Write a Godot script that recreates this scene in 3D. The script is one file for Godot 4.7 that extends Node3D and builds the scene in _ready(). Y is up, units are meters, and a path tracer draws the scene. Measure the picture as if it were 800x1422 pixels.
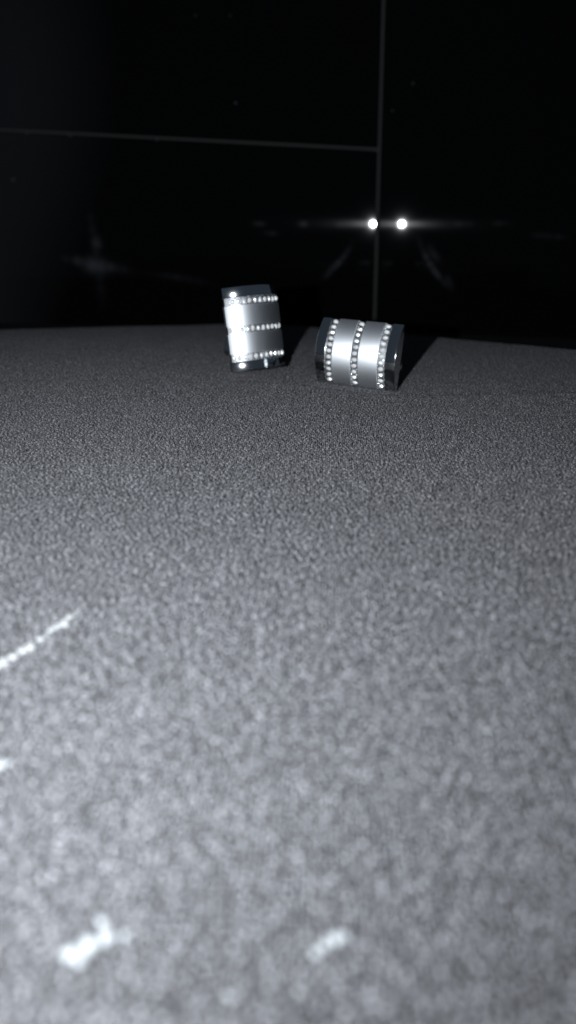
extends Node3D
# Two silver cufflinks on a black leatherette pad in front of glossy black wall panels, lit by a small flash lamp.
# All lengths below are in millimetres; MM turns them into metres.

const MM := 0.001
const HALF := 6.15            # half chord of a cufflink face
const SAG := 2.1             # rise of the arched face
const LONG := 17.0            # length of a cufflink along its axis
const PITCH := 0.30          # spacing of the pebbles of the leatherette
const PEBBLE := 0.138
const RISE := 0.125
const BASE := 0.8             # depth of the flat back under the chord

var rng := RandomNumberGenerator.new()
var R := (HALF * HALF + SAG * SAG) / (2.0 * SAG)
var A := asin(HALF / ((HALF * HALF + SAG * SAG) / (2.0 * SAG)))
var M := {}

# ------------------------------------------------------------------ helpers
func mat(c: Color, rough: float, metal := 0.0, spec := 0.5) -> StandardMaterial3D:
	var m := StandardMaterial3D.new()
	m.albedo_color = c.linear_to_srgb()
	m.roughness = rough
	m.metallic = metal
	m.metallic_specular = spec
	return m

func obj(called: String, mesh: Mesh, material: Material, parent: Node = self) -> MeshInstance3D:
	var o := MeshInstance3D.new()
	o.name = called
	o.mesh = mesh
	o.material_override = material
	o.cast_shadow = GeometryInstance3D.SHADOW_CASTING_SETTING_ON
	parent.add_child(o, true)
	return o

func tag(o: Node, label: String, category := "", group := "", kind := "") -> void:
	o.set_meta("label", label)
	if category: o.set_meta("category", category)
	if group: o.set_meta("group", group)
	if kind: o.set_meta("kind", kind)

func tri(st: SurfaceTool, a: Vector3, b: Vector3, c: Vector3) -> void:
	st.add_vertex(a * MM); st.add_vertex(b * MM); st.add_vertex(c * MM)

func quad(st: SurfaceTool, a: Vector3, b: Vector3, c: Vector3, d: Vector3) -> void:
	tri(st, a, b, c); tri(st, a, c, d)

func begin() -> SurfaceTool:
	var st := SurfaceTool.new()
	st.begin(Mesh.PRIMITIVE_TRIANGLES)
	return st

func done(st: SurfaceTool) -> ArrayMesh:
	st.generate_normals()
	return st.commit()

# arc point of the face at angle a, raised by k; x along the axis, y along the chord, z outwards
func on_arc(a: float, k := 0.0) -> Vector3:
	return Vector3(0, (R + k) * sin(a), (R + k) * cos(a) - R * cos(A))

# a slice of the arched body between x0 and x1: arched front, straight sides, flat back, chamfered ends
func arch_slice(x0: float, x1: float, k: float, bev: float, base := BASE, trim := 0.0) -> ArrayMesh:
	var st := begin()
	var n := 48
	var rings := []
	var steps := []
	for h in 4: steps.append([x0 + bev * (1.0 - cos(PI / 6 * h)), bev * (1.0 - sin(PI / 6 * h))])
	for h in 4: steps.append([x1 + x0 - float(steps[3 - h][0]), steps[3 - h][1]])
	for s in steps:
		var pts: Array[Vector3] = []
		var reach := A - trim - float(s[1]) / R
		for i in n + 1:
			var p := on_arc(lerpf(-reach, reach, float(i) / n), k - float(s[1]))
			p.x = s[0]
			pts.append(p)
		# little chamfer to the sides, then the flat back
		var y := pts[n].y
		pts.append(Vector3(s[0], y + 0.06, pts[n].z - 0.12))
		pts.append(Vector3(s[0], y + 0.06, -base + float(s[1])))
		pts.append(Vector3(s[0], -y - 0.06, -base + float(s[1])))
		pts.append(Vector3(s[0], -y - 0.06, pts[0].z - 0.12))
		rings.append(pts)
	var m := n + 5
	for r in 7:
		for i in m:
			st.set_smooth_group(1 if i < n else 0xFFFFFFFF)
			var j := (i + 1) % m
			for p in [rings[r][i], rings[r + 1][i], rings[r + 1][j], rings[r][i], rings[r + 1][j], rings[r][j]]:
				st.set_uv(Vector2(p.x, atan2(p.y, p.z + R * cos(A)) * R) * 0.1)
				st.add_vertex(p * MM)
	st.set_smooth_group(0xFFFFFFFF)
	for e in [0, 7]:
		var c := Vector3.ZERO
		for p in rings[e]: c += p
		c /= m
		for i in m:
			if e == 0: tri(st, c, rings[e][i], rings[e][(i + 1) % m])
			else: tri(st, c, rings[e][(i + 1) % m], rings[e][i])
	return done(st)

# a small foil-backed stone: oval girdle, two rows of facets, flat table
func gem_mesh(wx: float, wy: float, hgt: float, seed_at: int) -> ArrayMesh:
	var st := begin()
	st.set_smooth_group(0xFFFFFFFF)
	var g := RandomNumberGenerator.new()
	g.seed = seed_at
	var n := 8
	var lev := [[1.0, -0.15, 0.0], [1.0, 0.05, 0.0], [0.74, 0.62, 0.5], [0.40, 1.0, 0.0]]
	var rings := []
	for l in lev:
		var pts := []
		for i in n:
			var a := TAU * (i + float(l[2]) + 0.25) / n
			pts.append(Vector3(cos(a) * wx * l[0] * (1 + g.randf_range(-0.04, 0.04)), sin(a) * wy * l[0] * (1 + g.randf_range(-0.04, 0.04)), hgt * l[1]))
		rings.append(pts)
	for r in 3:
		for i in n:
			var j := (i + 1) % n
			if r == 1:
				tri(st, rings[1][i], rings[2][i], rings[1][j]); tri(st, rings[1][j], rings[2][i], rings[2][j])
			else:
				tri(st, rings[r][i], rings[r + 1][i], rings[r][j]); tri(st, rings[r][j], rings[r + 1][i], rings[r + 1][j])
	for i in n:
		tri(st, Vector3(0, 0, hgt), rings[3][(i + 1) % n], rings[3][i])
	return done(st)

# a surface of revolution about z from (radius, z) pairs
func lathe(profile: Array, n := 24, smooth := true) -> ArrayMesh:
	var st := begin()
	for k in profile.size() - 1:
		st.set_smooth_group(1 if smooth else k + 1)
		for i in n:
			var a := TAU * i / n
			var b := TAU * (i + 1) / n
			var p: Array = profile[k]
			var q: Array = profile[k + 1]
			quad(st, Vector3(cos(a) * p[0], sin(a) * p[0], p[1]), Vector3(cos(a) * q[0], sin(a) * q[0], q[1]), Vector3(cos(b) * q[0], sin(b) * q[0], q[1]), Vector3(cos(b) * p[0], sin(b) * p[0], p[1]))
	return done(st)

func beads_mesh(rows: Array) -> ArrayMesh:
	var st := begin()
	st.set_smooth_group(1)
	for p in rows:
		var c: Vector3 = p
		var r := 0.17
		var up := Vector3(0, c.y, c.z + R * cos(A)).normalized()
		var s := up.cross(Vector3.RIGHT).normalized()
		for i in 6:
			var a := TAU * i / 6
			var b := TAU * (i + 1) / 6
			var pa: Vector3 = c + (Vector3.RIGHT * cos(a) + s * sin(a)) * r
			var pb: Vector3 = c + (Vector3.RIGHT * cos(b) + s * sin(b)) * r
			tri(st, pa, pb, c + up * r * 0.9)
	return done(st)

# ------------------------------------------------------------------ cufflink
func make_cufflink() -> Node3D:
	var t := Node3D.new()
	t.name = "cufflink"
	add_child(t, true)
	var e := LONG / 2
	obj("body", arch_slice(-e + 0.25, e - 0.25, -0.16, 0.05, BASE - 0.05, 0.012), M.channel, t)
	for s in [-1, 1]:
		var x := [6.35, e] if s > 0 else [-e, -6.35]
		obj("polished_band", arch_slice(x[0], x[1], 0.02, 0.12), M.polished, t)
		var y := [0.8, 4.8] if s > 0 else [-4.8, -0.8]
		obj("satin_panel", arch_slice(y[0], y[1], 0.0, 0.06), M.satin, t)
	var gems := [gem_mesh(0.60, 0.42, 0.34, 3), gem_mesh(0.56, 0.44, 0.38, 8), gem_mesh(0.62, 0.40, 0.30, 21)]
	var count := 11
	var beads := []
	for row in 3:
		var x := (row - 1) * 5.58
		for i in count:
			var a := lerpf(-A, A, (i + 0.5) / count)
			var g := obj("rhinestone", gems[(i * 7 + row * 5) % 3], M.stone, t)
			var p := on_arc(a, -0.14)
			p.x = x + rng.randf_range(-0.05, 0.05)
			g.position = p * MM
			g.basis = Basis(Vector3.RIGHT, -a + rng.randf_range(-0.22, 0.22)) * Basis(Vector3.UP, rng.randf_range(-0.24, 0.24)) * Basis(Vector3.BACK, (PI if rng.randf() < 0.5 else 0.0) + rng.randf_range(-0.08, 0.08))
			for s in [-0.52, 0.52]:
				if i > 0:
					var q := on_arc(lerpf(-A, A, float(i) / count), -0.13)
					q.x = x + s
					beads.append(q)
	var b := obj("setting_beads", beads_mesh(beads), M.polished, t)
	b.set_meta("kind", "stuff")
	var post := obj("post", lathe([[0.0, -BASE + 0.1], [2.2, -BASE + 0.1], [2.2, -BASE - 0.5], [1.2, -BASE - 1.0], [1.0, -BASE - 1.6], [1.0, -10.2], [0.7, -10.9], [0.0, -11.0]], 20, false), M.polished, t)
	var bar := obj("toggle", lathe([[0.0, -5.6], [0.9, -5.5], [1.5, -5.0], [1.7, -4.2], [1.7, 4.2], [1.5, 5.0], [0.9, 5.5], [0.0, 5.6]], 20), M.polished, post)
	bar.position = Vector3(0, 0, -10.4) * MM
	bar.rotation = Vector3(PI / 2, 0, 0)
	return t

# ------------------------------------------------------------------ pad
func knots(x: float, ks: Array) -> float:
	for i in ks.size() - 1:
		if x <= ks[i + 1][0]:
			var u := clampf((x - ks[i][0]) / (ks[i + 1][0] - ks[i][0]), 0.0, 1.0)
			return lerpf(ks[i][1], ks[i + 1][1], u)
	return ks[-1][1]

var crease := [[-180.0, -139.0], [-60.0, -138.0], [-10.0, -138.6], [-1.0, -138.4], [9.5, -131.2], [19.7, -128.2], [37.6, -129.3], [54.3, -130.9], [100.0, -137.0]]
var wave := FastNoiseLite.new()

func crease_z(x: float) -> float:
	var s := 0.0
	for k in 7: s += knots(x + (k - 3) * 1.3, crease)
	return s / 7

func edge_z(x: float) -> float:
	var u := x - 5.6
	return -261.5 + 0.76 * sqrt(u * u + 30.0) + 0.385 * u

func pad_height(x: float, d: float) -> float:
	var w := smoothstep(-16.0, 1.0, x) * 0.75 + 0.25
	w *= 1.0 - 0.5 * smoothstep(60.0, 100.0, x)
	var y := -1.0 * w * smoothstep(-5.0, 1.2, d) - 0.3 * w * exp(-pow((d - 1.2) / 0.8, 2.0))
	y -= 0.00031 * pow(maxf(d + 45.0, 0.0), 2.0) - 0.00031 * 45.0 * 45.0
	y += 0.34 * w * exp(-pow((d + 6.0) / 3.5, 2.0)) * smoothstep(-4.0, 4.0, x) * (1.0 - 0.7 * smoothstep(22.0, 34.0, x))
	y -= 0.008 * maxf(d, 0.0)
	return y + wave.get_noise_2d(x, d) * 0.35

func pad_mesh() -> ArrayMesh:
	var xs: Array[float] = []
	var x := -180.0
	while x < 100.01:
		xs.append(minf(x, 100.0))
		x += 1.0 if absf(x) < 85 else 2.5
	var front: Array[float] = []
	var d := -200.0
	while d < -6.0:
		front.append(d); d += 3.0 if d < -130 else 2.0
	d = -6.0
	while d < 4.0:
		front.append(d); d += 0.2
	var back := 46
	var rows := front.size() + back + 5
	var v := PackedVector3Array()
	var uv := PackedVector2Array()
	for xi in xs:
		var zc := crease_z(xi)
		var e := zc - edge_z(xi)
		for r in rows:
			var dd: float
			var drop := 0.0
			if r < front.size(): dd = front[r]
			elif r < front.size() + back: dd = lerpf(4.0, e - 1.3, float(r - front.size()) / (back - 1))
			else:
				var t: Array = [[0.75, 0.12], [0.32, 0.4], [0.05, 0.95], [0.0, 1.6], [0.0, 28.0]][r - front.size() - back]
				dd = e - t[0]; drop = t[1]
			var y := pad_height(xi, dd) - drop
			v.append(Vector3(xi, y, zc - dd) * MM)
			uv.append(Vector2(xi, zc - dd - drop) / 40.0)
	var idx := PackedInt32Array()
	for i in xs.size() - 1:
		for r in rows - 1:
			var a := i * rows + r
			var b := a + rows
			idx.append_array([a, a + 1, b + 1, a, b + 1, b])
	# side and front skirts
	var skirt := func(line: Array):
		for k in line.size() - 1:
			var at := v.size()
			for q in [line[k], line[k + 1]]:
				var p: Vector3 = v[q]
				v.append(p); uv.append(uv[q])
				v.append(Vector3(p.x, -0.029, p.z)); uv.append(uv[q] + Vector2(0, 0.7))
			idx.append_array([at, at + 3, at + 1, at, at + 2, at + 3])
	var l := []
	var rr := []
	for r in rows: l.append(rows - 1 - r); rr.append((xs.size() - 1) * rows + r)
	var f := []
	for i in xs.size(): f.append(i * rows)
	skirt.call(l); skirt.call(rr); skirt.call(f)
	var arr := []
	arr.resize(Mesh.ARRAY_MAX)
	arr[Mesh.ARRAY_VERTEX] = v
	arr[Mesh.ARRAY_TEX_UV] = uv
	arr[Mesh.ARRAY_INDEX] = idx
	var am := ArrayMesh.new()
	am.add_surface_from_arrays(Mesh.PRIMITIVE_TRIANGLES, arr)
	var st := SurfaceTool.new()
	st.create_from(am, 0)
	st.generate_normals()
	return st.commit()

# the pebbles of the leatherette: small raised domes, far too many to count
func pebbles(pad: Node3D) -> void:
	var g := RandomNumberGenerator.new()
	g.seed = 77
	var dome := begin()
	dome.set_smooth_group(1)
	var n := 6
	var prof := [[1.0, -0.25], [0.90, 0.30], [0.55, 0.78], [0.0, 1.0]]
	for k in 3:
		for i in n:
			var a := TAU * i / n
			var b := TAU * (i + 1) / n
			var p: Array = prof[k]
			var q: Array = prof[k + 1]
			if k < 2: quad(dome, Vector3(cos(a) * p[0], p[1], sin(a) * p[0]), Vector3(cos(b) * p[0], p[1], sin(b) * p[0]), Vector3(cos(b) * q[0], q[1], sin(b) * q[0]), Vector3(cos(a) * q[0], q[1], sin(a) * q[0]))
			else: tri(dome, Vector3(cos(a) * p[0], p[1], sin(a) * p[0]), Vector3(cos(b) * p[0], p[1], sin(b) * p[0]), Vector3(0, 1, 0))
	var creases := PackedFloat32Array()
	var edges := PackedFloat32Array()
	for i in 600:
		creases.append(crease_z(-150.0 + i * 0.5))
		edges.append(edge_z(-150.0 + i * 0.5))
	var spots: Array[Transform3D] = []
	var tints := PackedColorArray()
	var z := 4.0
	var row := 0
	var above := PackedFloat32Array()
	above.resize(1200)
	while z > -264.0:
		var here := PackedFloat32Array()
		here.resize(1200)
		var reach := 14.0 + 0.52 * maxf(-z, 20.0)
		var x := maxf(-reach, -140.0) + (PITCH * 0.5 if row % 2 else 0.0)
		var last := minf(reach, 99.5)
		while x < last:
			var px := x + g.randf_range(-0.32, 0.32) * PITCH
			var pz := z + g.randf_range(-0.32, 0.32) * PITCH
			var k := int((px + 150.0) * 2.0)
			x += PITCH
			if pz < edges[k] + 1.1: continue
			var y := pad_height(px, creases[k] - pz)
			var s := PEBBLE * g.randf_range(0.62, 1.25)
			var t := Basis(Vector3.UP, g.randf() * TAU).scaled_local(Vector3(s * g.randf_range(0.8, 1.5), RISE * g.randf_range(0.55, 1.45), s))
			spots.append(Transform3D(t, Vector3(px, y, pz) * MM))
			var col := int((x + 160.0) / PITCH)
			# neighbours differ in tone, so that the speckle stays as fine as the pebbles
			var dev := clampf(g.randf_range(-1.25, 1.25) - 0.5 * here[col - 1] - 0.25 * (above[col] + above[col - 1]), -1.3, 1.3)
			here[col] = dev
			var v := 0.070 * exp(0.66 * dev)
			tints.append(Color(v, v * 0.99, v * 1.06))
		above = here
		z -= PITCH * 0.87
		row += 1
	var many := MultiMesh.new()
	many.transform_format = MultiMesh.TRANSFORM_3D
	many.use_colors = true
	many.mesh = done(dome)
	many.instance_count = spots.size()
	for i in spots.size():
		many.set_instance_transform(i, spots[i])
		many.set_instance_color(i, tints[i])
	var o := MultiMeshInstance3D.new()
	o.name = "grain"
	o.multimesh = many
	var m := mat(Color(1, 1, 1), 0.6, 0.0, 0.36)
	m.vertex_color_use_as_albedo = true
	o.material_override = m
	pad.add_child(o, true)
	o.set_meta("kind", "stuff")
	print(spots.size(), " pebbles")

func grain() -> void:
	var size := 1024
	var n := FastNoiseLite.new()
	n.noise_type = FastNoiseLite.TYPE_SIMPLEX_SMOOTH
	n.fractal_type = FastNoiseLite.FRACTAL_NONE
	n.frequency = 0.125
	n.seed = 11
	var first := n.get_seamless_image(size, size, false, false, 0.1)
	var a := first.get_data()
	first.resize(84, 84, Image.INTERPOLATE_LANCZOS)
	first.resize(size, size, Image.INTERPOLATE_CUBIC)
	var low := first.get_data()
	n.frequency = 0.25
	n.seed = 5
	var b := n.get_seamless_image(size, size, false, false, 0.1).get_data()
	n.frequency = 0.012
	n.seed = 29
	n.fractal_type = FastNoiseLite.FRACTAL_FBM
	var c := n.get_seamless_image(size, size, false, false, 0.1).get_data()
	var col := PackedByteArray()
	var hi := PackedByteArray()
	col.resize(size * size * 3)
	hi.resize(size * size)
	for i in size * size:
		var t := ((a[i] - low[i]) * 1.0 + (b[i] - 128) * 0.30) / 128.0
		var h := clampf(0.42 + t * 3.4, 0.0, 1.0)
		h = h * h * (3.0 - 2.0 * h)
		var k := clampf(8.0 + h * 20.0 + (c[i] - 128) * 0.08, 6.0, 200.0)  # shade in the valleys of the grain is painted into the colour
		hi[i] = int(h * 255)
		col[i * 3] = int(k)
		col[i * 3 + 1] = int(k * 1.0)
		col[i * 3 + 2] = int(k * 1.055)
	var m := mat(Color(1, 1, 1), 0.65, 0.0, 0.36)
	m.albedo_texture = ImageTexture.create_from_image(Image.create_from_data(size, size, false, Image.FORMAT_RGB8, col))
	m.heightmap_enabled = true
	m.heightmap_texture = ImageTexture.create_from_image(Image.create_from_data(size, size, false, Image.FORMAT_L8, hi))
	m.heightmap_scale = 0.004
	M.leatherette = m

# ------------------------------------------------------------------ wall
# a bevelled board with the four corners given in the wall plane (counter-clockwise from bottom left), front at z = 0
func board(c: Array, thick: float, bev: float) -> ArrayMesh:
	var st := begin()
	st.set_smooth_group(0xFFFFFFFF)
	var mid := Vector2.ZERO
	for p in c: mid += p / 4.0
	var ring := func(inset: float, z: float):
		var out := []
		for p in c:
			var q: Vector2 = p
			out.append(Vector3(q.x - signf(q.x - mid.x) * inset, q.y - signf(q.y - mid.y) * inset, z))
		return out
	var rings := [ring.call(0.0, -thick), ring.call(0.0, -bev), ring.call(bev, 0.0)]
	var put := func(p: Vector3):
		st.set_uv(Vector2(p.x + 256.0, 256.0 - p.y) / 512.0)
		st.add_vertex(p * MM)
	for r in 2:
		for i in 4:
			var j := (i + 1) % 4
			for p in [rings[r][i], rings[r + 1][i], rings[r + 1][j], rings[r][i], rings[r + 1][j], rings[r][j]]: put.call(p)
	for p in [rings[2][0], rings[2][2], rings[2][1], rings[2][0], rings[2][3], rings[2][2]]: put.call(p)
	for p in [rings[0][0], rings[0][1], rings[0][2], rings[0][0], rings[0][2], rings[0][3]]: put.call(p)
	return done(st)

# the black lacquer with its wipe and finger marks, plus painted haze and glints; one pixel is one millimetre
func wiped_hazed_gloss() -> ImageTexture:
	var size := 512
	var n := FastNoiseLite.new()
	n.seed = 8
	n.frequency = 0.005
	n.fractal_octaves = 2
	var fine := FastNoiseLite.new()
	fine.seed = 2
	fine.frequency = 0.11
	var f := PackedFloat32Array()
	f.resize(size * size)
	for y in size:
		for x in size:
			f[y * size + x] = 0.004 + 0.010 * maxf(n.get_noise_2d(x, y * 0.4) - 0.02, 0.0) * smoothstep(270.0, 90.0, x) * 4.0  # haze of light towards the left, painted into the lacquer colour
	# strokes: [from u, from v, to u, to v, bend, width, strength]
	var strokes := [[-150, -18, -112, -24, 0, 2.2, 0.055], [-136, -21, -124, -22.5, 0, 3.4, 0.10], [-131, 6, -128, -40, 1, 2.2, 0.030], [-129, -8, -128, -14, 0, 2.4, 0.06], [-108, -25, -70, -30, 2, 1.6, 0.02],
		[-4, -10, -17, -25, 2.5, 1.1, 0.075], [-12, -19, -17, -26, 1, 1.3, 0.05], [26, -7.5, 43, -30, -4, 1.1, 0.075], [31, -11, 36, -17, -1, 1.5, 0.06], [40, -24, 43, -29, 0, 1.3, 0.045],
		[-52, -2, -44, -2.3, 0, 0.9, 0.05], [-30, -2, -24, -2.2, 0, 1.1, 0.08], [-12, -2.2, -7, -2.2, 0, 1.0, 0.08], [-48, -6, -38, -6.5, 0, 1.0, 0.03], [40, -1.7, 50, -1.6, 0, 0.9, 0.05], [58, -1.4, 66, -1.2, 0, 0.9, 0.04], [74, -6, 92, -7, 0, 1.0, 0.03],  # bright beads along the lamp's reflected streak, painted in as strokes
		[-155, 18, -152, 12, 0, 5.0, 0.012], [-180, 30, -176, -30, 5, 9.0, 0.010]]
	for s in strokes:
		var p := Vector2(s[0] + 256.0, 256.0 - s[1])
		var q := Vector2(s[2] + 256.0, 256.0 - s[3])
		var mid: Vector2 = (p + q) / 2 + (q - p).orthogonal().normalized() * float(s[4])
		var count := int(p.distance_to(q) * 2) + 2
		for k in count:
			var t := float(k) / (count - 1)
			var c := p.lerp(mid, t).lerp(mid.lerp(q, t), t)
			var w: float = s[5]
			var amp: float = s[6] * sin(PI * clampf(t, 0.06, 0.94)) * (0.6 + 0.8 * fine.get_noise_2d(c.x * 2, c.y * 2))
			for y in range(maxi(int(c.y - w * 2), 0), mini(int(c.y + w * 2) + 2, size)):
				for x in range(maxi(int(c.x - w * 2), 0), mini(int(c.x + w * 2) + 2, size)):
					var add := amp * exp(-Vector2(x, y).distance_squared_to(c) / (w * w))
					f[y * size + x] = maxf(f[y * size + x], 0.004 + add)
	var bytes := PackedByteArray()
	for v in f:
		var c := Color(v, v * 1.03, v * 1.15).linear_to_srgb()
		bytes.append_array([clampi(int(c.r * 255), 0, 255), clampi(int(c.g * 255), 0, 255), clampi(int(c.b * 255), 0, 255)])
	return ImageTexture.create_from_image(Image.create_from_data(size, size, false, Image.FORMAT_RGB8, bytes))

# ------------------------------------------------------------------ small bits
# an irregular crumb or a heap of crumbs: [offset x, offset z, size] in mm
func crumbs(spots: Array, seed_at: int) -> ArrayMesh:
	var st := begin()
	st.set_smooth_group(1)
	var g := RandomNumberGenerator.new()
	g.seed = seed_at
	for s in spots:
		var n := 7
		var rings := []
		for k in 5:
			var ph := PI * k / 4
			var row := []
			for i in n:
				var a := TAU * i / n
				var q: float = s[2] * (1.0 if k == 0 or k == 4 else g.randf_range(0.7, 1.2))
				row.append(Vector3(s[0] + sin(ph) * cos(a) * q, maxf(cos(ph) * s[2] * 0.55, -0.1) + s[2] * 0.12, s[1] + sin(ph) * sin(a) * q))
			rings.append(row)
		for k in 4:
			for i in n:
				var j := (i + 1) % n
				quad(st, rings[k][i], rings[k][j], rings[k + 1][j], rings[k + 1][i])
	return done(st)

func ground_at(x: float, z: float) -> Vector3:
	return Vector3(x, pad_height(x, crease_z(x) - z), z)

func lint(called: String, x: float, z: float, spots: Array, label: String, category: String, group: String, m: Material) -> void:
	var o := obj(called, crumbs(spots, int(absf(x * 31 + z * 7)) + 1), m)
	o.position = ground_at(x, z) * MM
	tag(o, label, category, group)

func _ready() -> void:
	rng.seed = 4
	wave.seed = 3
	wave.frequency = 0.012
	var eye := Vector3(0, 34, 0)
	var pitch := deg_to_rad(-24.47)

	# camera
	var cam := Camera3D.new()
	cam.name = "camera"
	cam.near = 0.004
	cam.far = 6.0
	var lens := CameraAttributesPhysical.new()
	lens.frustum_focal_length = 16.54
	lens.frustum_focus_distance = 0.112
	lens.frustum_near = 0.004
	lens.frustum_far = 6.0
	lens.exposure_aperture = 13.4
	cam.attributes = lens
	cam.fov = 71.92
	cam.position = eye * MM
	cam.rotation.x = pitch
	add_child(cam)

	# a dark room: next to no light but the flash
	var we := WorldEnvironment.new()
	we.name = "environment"
	var env := Environment.new()
	env.background_mode = Environment.BG_COLOR
	env.background_color = Color(0.022, 0.029, 0.038).linear_to_srgb()
	env.tonemap_mode = Environment.TONE_MAPPER_LINEAR
	env.tonemap_exposure = 1.0
	env.sdfgi_enabled = true
	env.ssao_enabled = true
	env.ssil_enabled = true
	we.environment = env
	add_child(we)

	# the flash: a small square lamp beside the lens
	var at := eye + Basis(Vector3.RIGHT, pitch) * Vector3(-15.5, 2.4, -5.7)
	var flash := AreaLight3D.new()
	flash.name = "flash_light"
	flash.area_size = Vector2(0.001, 0.001)
	flash.light_color = Color(0.955, 0.98, 1.0)
	flash.light_energy = 0.0248
	flash.area_range = 3.0
	flash.shadow_enabled = true
	flash.position = at * MM
	flash.rotation = Vector3(deg_to_rad(-8.0), deg_to_rad(6.0), 0)
	add_child(flash)

	# materials
	M.polished = mat(Color(0.86, 0.88, 0.90), 0.09, 1.0)
	M.satin = mat(Color(0.84, 0.865, 0.90), 0.60, 1.0)
	M.satin.anisotropy_enabled = true
	M.satin.anisotropy = 0.7
	M.channel = mat(Color(0.42, 0.43, 0.45), 0.36, 1.0)
	M.stone = mat(Color(0.97, 0.975, 0.985), 0.24, 0.45)
	M.gloss = mat(Color(1, 1, 1), 0.09, 0.0, 0.05)
	M.gloss.albedo_texture = wiped_hazed_gloss()
	M.gloss.anisotropy_enabled = true
	M.gloss.anisotropy = 1.0
	M.gloss.clearcoat_enabled = true
	M.gloss.clearcoat = 0.25
	M.gloss.clearcoat_roughness = 0.03
	M.grout = mat(Color(0.055, 0.055, 0.053), 0.9)
	M.floor = mat(Color(0.012, 0.012, 0.013), 0.7)
	M.lint = mat(Color(0.195, 0.205, 0.213), 0.8)
	M.thread = mat(Color(0.21, 0.218, 0.218), 0.8)
	M.dust = mat(Color(0.20, 0.20, 0.21), 0.9)
	M.speck = mat(Color(0.10, 0.10, 0.105), 0.9)
	grain()

	# the pad the cufflinks lie on, and the dark table under it
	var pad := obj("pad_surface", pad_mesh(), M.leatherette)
	tag(pad, "black grained leatherette surface with a fold, lit by flash", "", "", "structure")
	var st := begin()
	st.set_smooth_group(0xFFFFFFFF)
	quad(st, Vector3(-700, -28.5, 300), Vector3(-700, -28.5, -700), Vector3(700, -28.5, -700), Vector3(700, -28.5, 300))
	var table := obj("table_surface", done(st), M.floor)
	tag(table, "dark table under the leatherette pad", "", "", "structure")

	pebbles(pad)

	# the wall of glossy panels behind
	var wall := Node3D.new()
	wall.name = "black_wall"
	add_child(wall, true)
	tag(wall, "glossy black panelled wall with thin grey joints behind the cufflinks", "", "", "structure")
	wall.position = Vector3(33.56, 22.58, -350.58) * MM
	wall.basis = Basis(Vector3(0.98832, 0, 0.1524), Vector3(0.00597, 0.99923, -0.03873), Vector3(-0.15228, 0.03919, 0.98756))
	var seam := func(v: float) -> float: return 7.4 - 0.023 * v
	var level := func(u: float) -> float: return 28.49 - 0.0525 * u
	var gap := 0.65
	var b := -51.2
	var top := 420.0
	var left := -520.0
	var boards := [
		[1.06, [Vector2(left, b), Vector2(seam.call(b) - gap, b), Vector2(seam.call(28.0) - gap, level.call(6.7) - 0.55), Vector2(left, level.call(left) - 0.55)]],
		[1.06, [Vector2(left, level.call(left) + 0.55), Vector2(seam.call(28.0) - gap, level.call(6.7) + 0.55), Vector2(seam.call(top) - gap, top), Vector2(left, top)]],
		[-1.07, [Vector2(seam.call(b) + gap, b), Vector2(520, b), Vector2(520, top), Vector2(seam.call(top) + gap, top)]]]
	for q in boards:
		var turn := Transform3D(Basis(Vector3.UP, deg_to_rad(q[0])), Vector3.ZERO)
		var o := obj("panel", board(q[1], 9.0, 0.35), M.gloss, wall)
		o.transform = Transform3D(Basis(), Vector3(7.3, 0, 0) * MM) * turn * Transform3D(Basis(), Vector3(-7.3, 0, 0) * MM)
	var j := obj("joint", board([Vector2(seam.call(b) - gap, b), Vector2(seam.call(b) + gap, b), Vector2(seam.call(top) + gap, top), Vector2(seam.call(top) - gap, top)], 8.0, 0.2), M.grout, wall)
	j.position = Vector3(0, 0, -0.5) * MM
	j = obj("joint", board([Vector2(left, level.call(left) - 0.55), Vector2(seam.call(28.0) - gap, level.call(6.7) - 0.55), Vector2(seam.call(28.0) - gap, level.call(6.7) + 0.55), Vector2(left, level.call(left) + 0.55)], 8.0, 0.2), M.grout, wall)
	j.transform = Transform3D(Basis(), Vector3(7.3, 0, 0) * MM) * Transform3D(Basis(Vector3.UP, deg_to_rad(1.06)), Vector3(0, 0, -0.5) * MM) * Transform3D(Basis(), Vector3(-7.3, 0, 0) * MM)

	# the cufflinks
	var lying := make_cufflink()
	tag(lying, "silver cufflink lying on its long side, stone rows upright, right of the pair", "cufflink", "pair of silver cufflinks")
	var standing: Node3D = lying.duplicate()
	standing.name = "cufflink_001"
	add_child(standing, true)
	tag(standing, "silver cufflink standing on its short end, stone rows level, left of the pair", "cufflink", "pair of silver cufflinks")
	lying.get_node("post/toggle").rotation = Vector3(PI / 2, deg_to_rad(0), 0)
	lying.get_node("post").rotation.z = deg_to_rad(58)
	standing.get_node("post").rotation.z = deg_to_rad(66)
	pose(lying, Vector3(13.77, 5.2, -137.65), -30.4, 10.9, 0.0, false)
	pose(standing, Vector3(-6.98, 7.8, -150.39), 27.0, 13.0, 0.9, true)

	# the flash lamp itself: a dark bezel round a small glowing lens, just behind its light
	var lamp := Node3D.new()
	lamp.name = "flash_lamp"
	add_child(lamp, true)
	lamp.transform = flash.transform * Transform3D(Basis(Vector3.UP, PI), Vector3(0, 0, 0.4) * MM)
	tag(lamp, "small white flash lamp mirrored twice in the black wall", "lamp")
	var glow := mat(Color(0.9, 0.9, 0.9), 0.5)
	glow.emission_enabled = true
	glow.emission = Color(0.955, 0.98, 1.0)
	glow.emission_energy_multiplier = 2.0
	obj("bezel", lathe([[0.9, -0.1], [0.9, 0.1], [1.5, 0.1], [1.7, -0.1], [1.7, -1.2], [0.0, -1.2]], 24, false), M.floor, lamp)
	obj("lens", lathe([[0.0, 0.12], [0.5, 0.08], [0.9, -0.05]], 24), glow, lamp)

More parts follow.
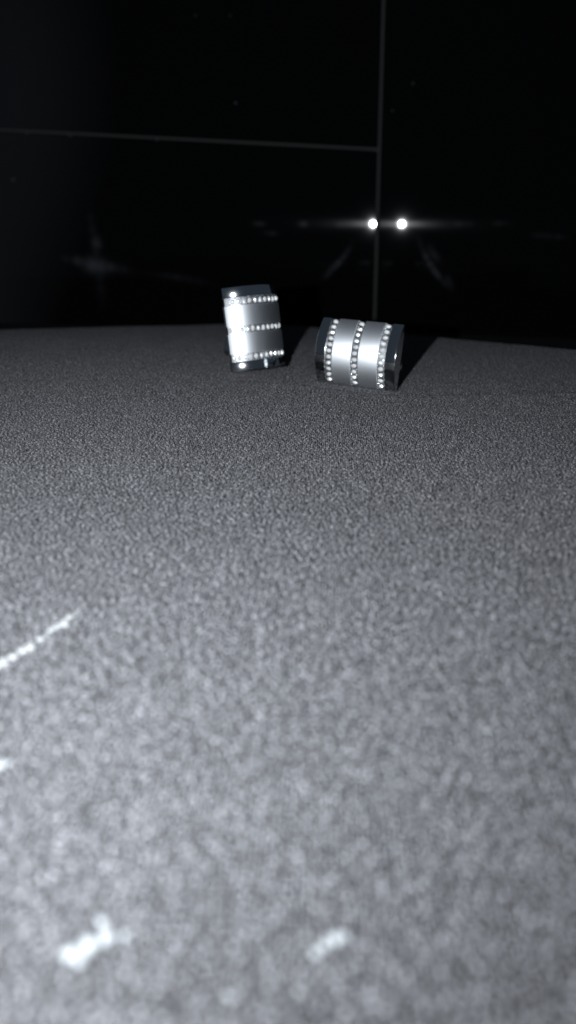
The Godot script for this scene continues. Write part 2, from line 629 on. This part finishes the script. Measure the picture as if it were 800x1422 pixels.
	# lint and dust
	lint("lint_clump", -9.6, -22.6, [[-0.8, 0.5, 0.5], [0.0, 0.1, 0.55], [0.7, -0.3, 0.45], [0.3, -1.1, 0.3], [1.6, -0.4, 0.25], [-0.3, 0.9, 0.35]], "largest white lint clump, blurred in the left foreground of the pad", "lint", "white lint on the pad", M.lint)
	lint("lint_clump", 2.1, -22.5, [[-0.75, 0.45, 0.3], [-0.3, 0.0, 0.3], [0.3, -0.3, 0.38], [0.75, -0.4, 0.28]], "small white lint clump, blurred in the right foreground of the pad", "lint", "white lint on the pad", M.lint)
	lint("lint_thread", -21.0, -47.4, [[-1.5, 2.7, 0.55], [-1.05, 2.3, 0.35], [-1.3, 2.0, 0.4], [-0.7, 1.5, 0.42], [-0.15, 0.7, 0.5], [0.25, 0.2, 0.48], [0.15, -0.3, 0.25], [0.7, -0.9, 0.42], [1.05, -1.6, 0.2], [1.25, -2.3, 0.42], [1.6, -2.8, 0.4], [1.95, -3.3, 0.46], [2.2, -3.0, 0.4], [2.15, -4.1, 0.42], [2.55, -4.6, 0.22], [2.7, -5.3, 0.24]], "long white lint streak at the left edge of the pad", "lint", "white lint on the pad", M.thread)
	lint("lint_crumb", -18.4, -34.4, [[0, 0, 0.45], [-0.6, 0.4, 0.3], [0.5, -0.2, 0.2]], "white lint crumb on the left edge, below the long streak", "lint", "white lint on the pad", M.lint)
	lint("dust_fleck", -35.2, -123.7, [[-1.3, 0.5, 0.13], [-1.05, 0.3, 0.3], [-0.6, -0.2, 0.16], [-0.2, -0.1, 0.2], [0.6, 0.9, 0.1], [1.3, 0.5, 0.24]], "pale dust fleck on the pad, far left of the standing cufflink", "dust fleck", "dust flecks on the pad", M.dust)
	lint("dust_fleck", -22.4, -126.2, [[-0.9, 0.0, 0.1], [-0.4, 0.2, 0.2], [-0.1, -0.1, 0.13], [0.5, 0.1, 0.16], [1.1, -0.3, 0.09]], "pale dust fleck just left of and before the standing cufflink", "dust fleck", "dust flecks on the pad", M.dust)
	lint("dust_fleck", 4.4, -113.4, [[-0.3, 0.2, 0.22], [0.3, 0.0, 0.2], [0.6, -0.4, 0.14]], "curled pale dust fleck on the pad in front of the lying cufflink", "dust fleck", "dust flecks on the pad", M.lint)
	lint("lint_crumb", -2.7, -20.1, [[0, 0, 0.2], [0.2, 0.1, 0.12]], "faint round lint crumb at the bottom edge, left of another like it", "lint", "white lint on the pad", M.lint)
	lint("lint_crumb", 0.5, -20.3, [[0, 0, 0.2], [-0.1, 0.15, 0.12]], "faint round lint crumb at the bottom edge, below the right foreground clump", "lint", "white lint on the pad", M.lint)
	lint("lint_crumb", 13.5, -37.4, [[0, 0, 0.22], [0.25, -0.1, 0.15]], "lone small lint crumb in the right middle of the pad", "lint", "white lint on the pad", M.lint)
	var specks := [
		[-166.8, 16.2, 0.75, "pale dust speck on the black wall near the left edge, below the level joint"],
		[-57.6, 46.9, 0.6, "faint dust speck on the upper left wall panel, straight above the standing cufflink"],
		[-74.4, 79.8, 0.4, "left one of two tiny dust specks at the top of the wall"],
		[-59.2, 79.4, 0.4, "right one of two tiny dust specks at the top of the wall"],
		[19.5, 53.1, 0.5, "faint dust speck on the right wall panel, beside the upright joint"],
		[11.5, 43.1, 0.4, "tiny dust speck on the right wall panel, touching the upright joint"],
		[-157.0, 35.9, 0.55, "leftmost of the three crumbs under the level wall joint"],
		[-136.0, 34.8, 0.55, "middle one of the three crumbs under the level wall joint"],
		[-94.5, 32.6, 0.45, "rightmost of the three crumbs under the level wall joint"]]
	for k in specks.size():
		var q: Array = specks[k]
		var o := obj("dust_speck", crumbs([[0, 0, q[2]], [q[2] * 0.5, q[2] * 0.4, q[2] * 0.6]], k + 40), M.speck)
		var turn := Transform3D(Basis(), Vector3(7.3, 0, 0) * MM) * Transform3D(Basis(Vector3.UP, deg_to_rad(1.06 if q[0] < 7.0 else -1.07)), Vector3.ZERO) * Transform3D(Basis(), Vector3(-7.3, 0, 0) * MM)
		o.transform = wall.transform * turn * Transform3D(Basis(Vector3.RIGHT, PI / 2), Vector3(q[0], q[1], 0.05) * MM)
		tag(o, q[3], "dust speck", "dust specks on the black wall")

func pose(o: Node3D, where: Vector3, yaw: float, tilt: float, roll: float, upright: bool) -> void:
	var a := deg_to_rad(yaw)
	var t := deg_to_rad(tilt)
	var c := deg_to_rad(roll)
	var x0 := Vector3(cos(a), 0, -sin(a))
	var z0 := Vector3(sin(a), 0, cos(a))
	var y1 := Vector3.UP * cos(t) - z0 * sin(t)
	var z := z0 * cos(t) + Vector3.UP * sin(t)
	var x := x0 * cos(c) + y1 * sin(c)
	var y := y1 * cos(c) - x0 * sin(c)
	o.basis = Basis(y, -x, z) if upright else Basis(x, y, z)
	o.position = where * MM
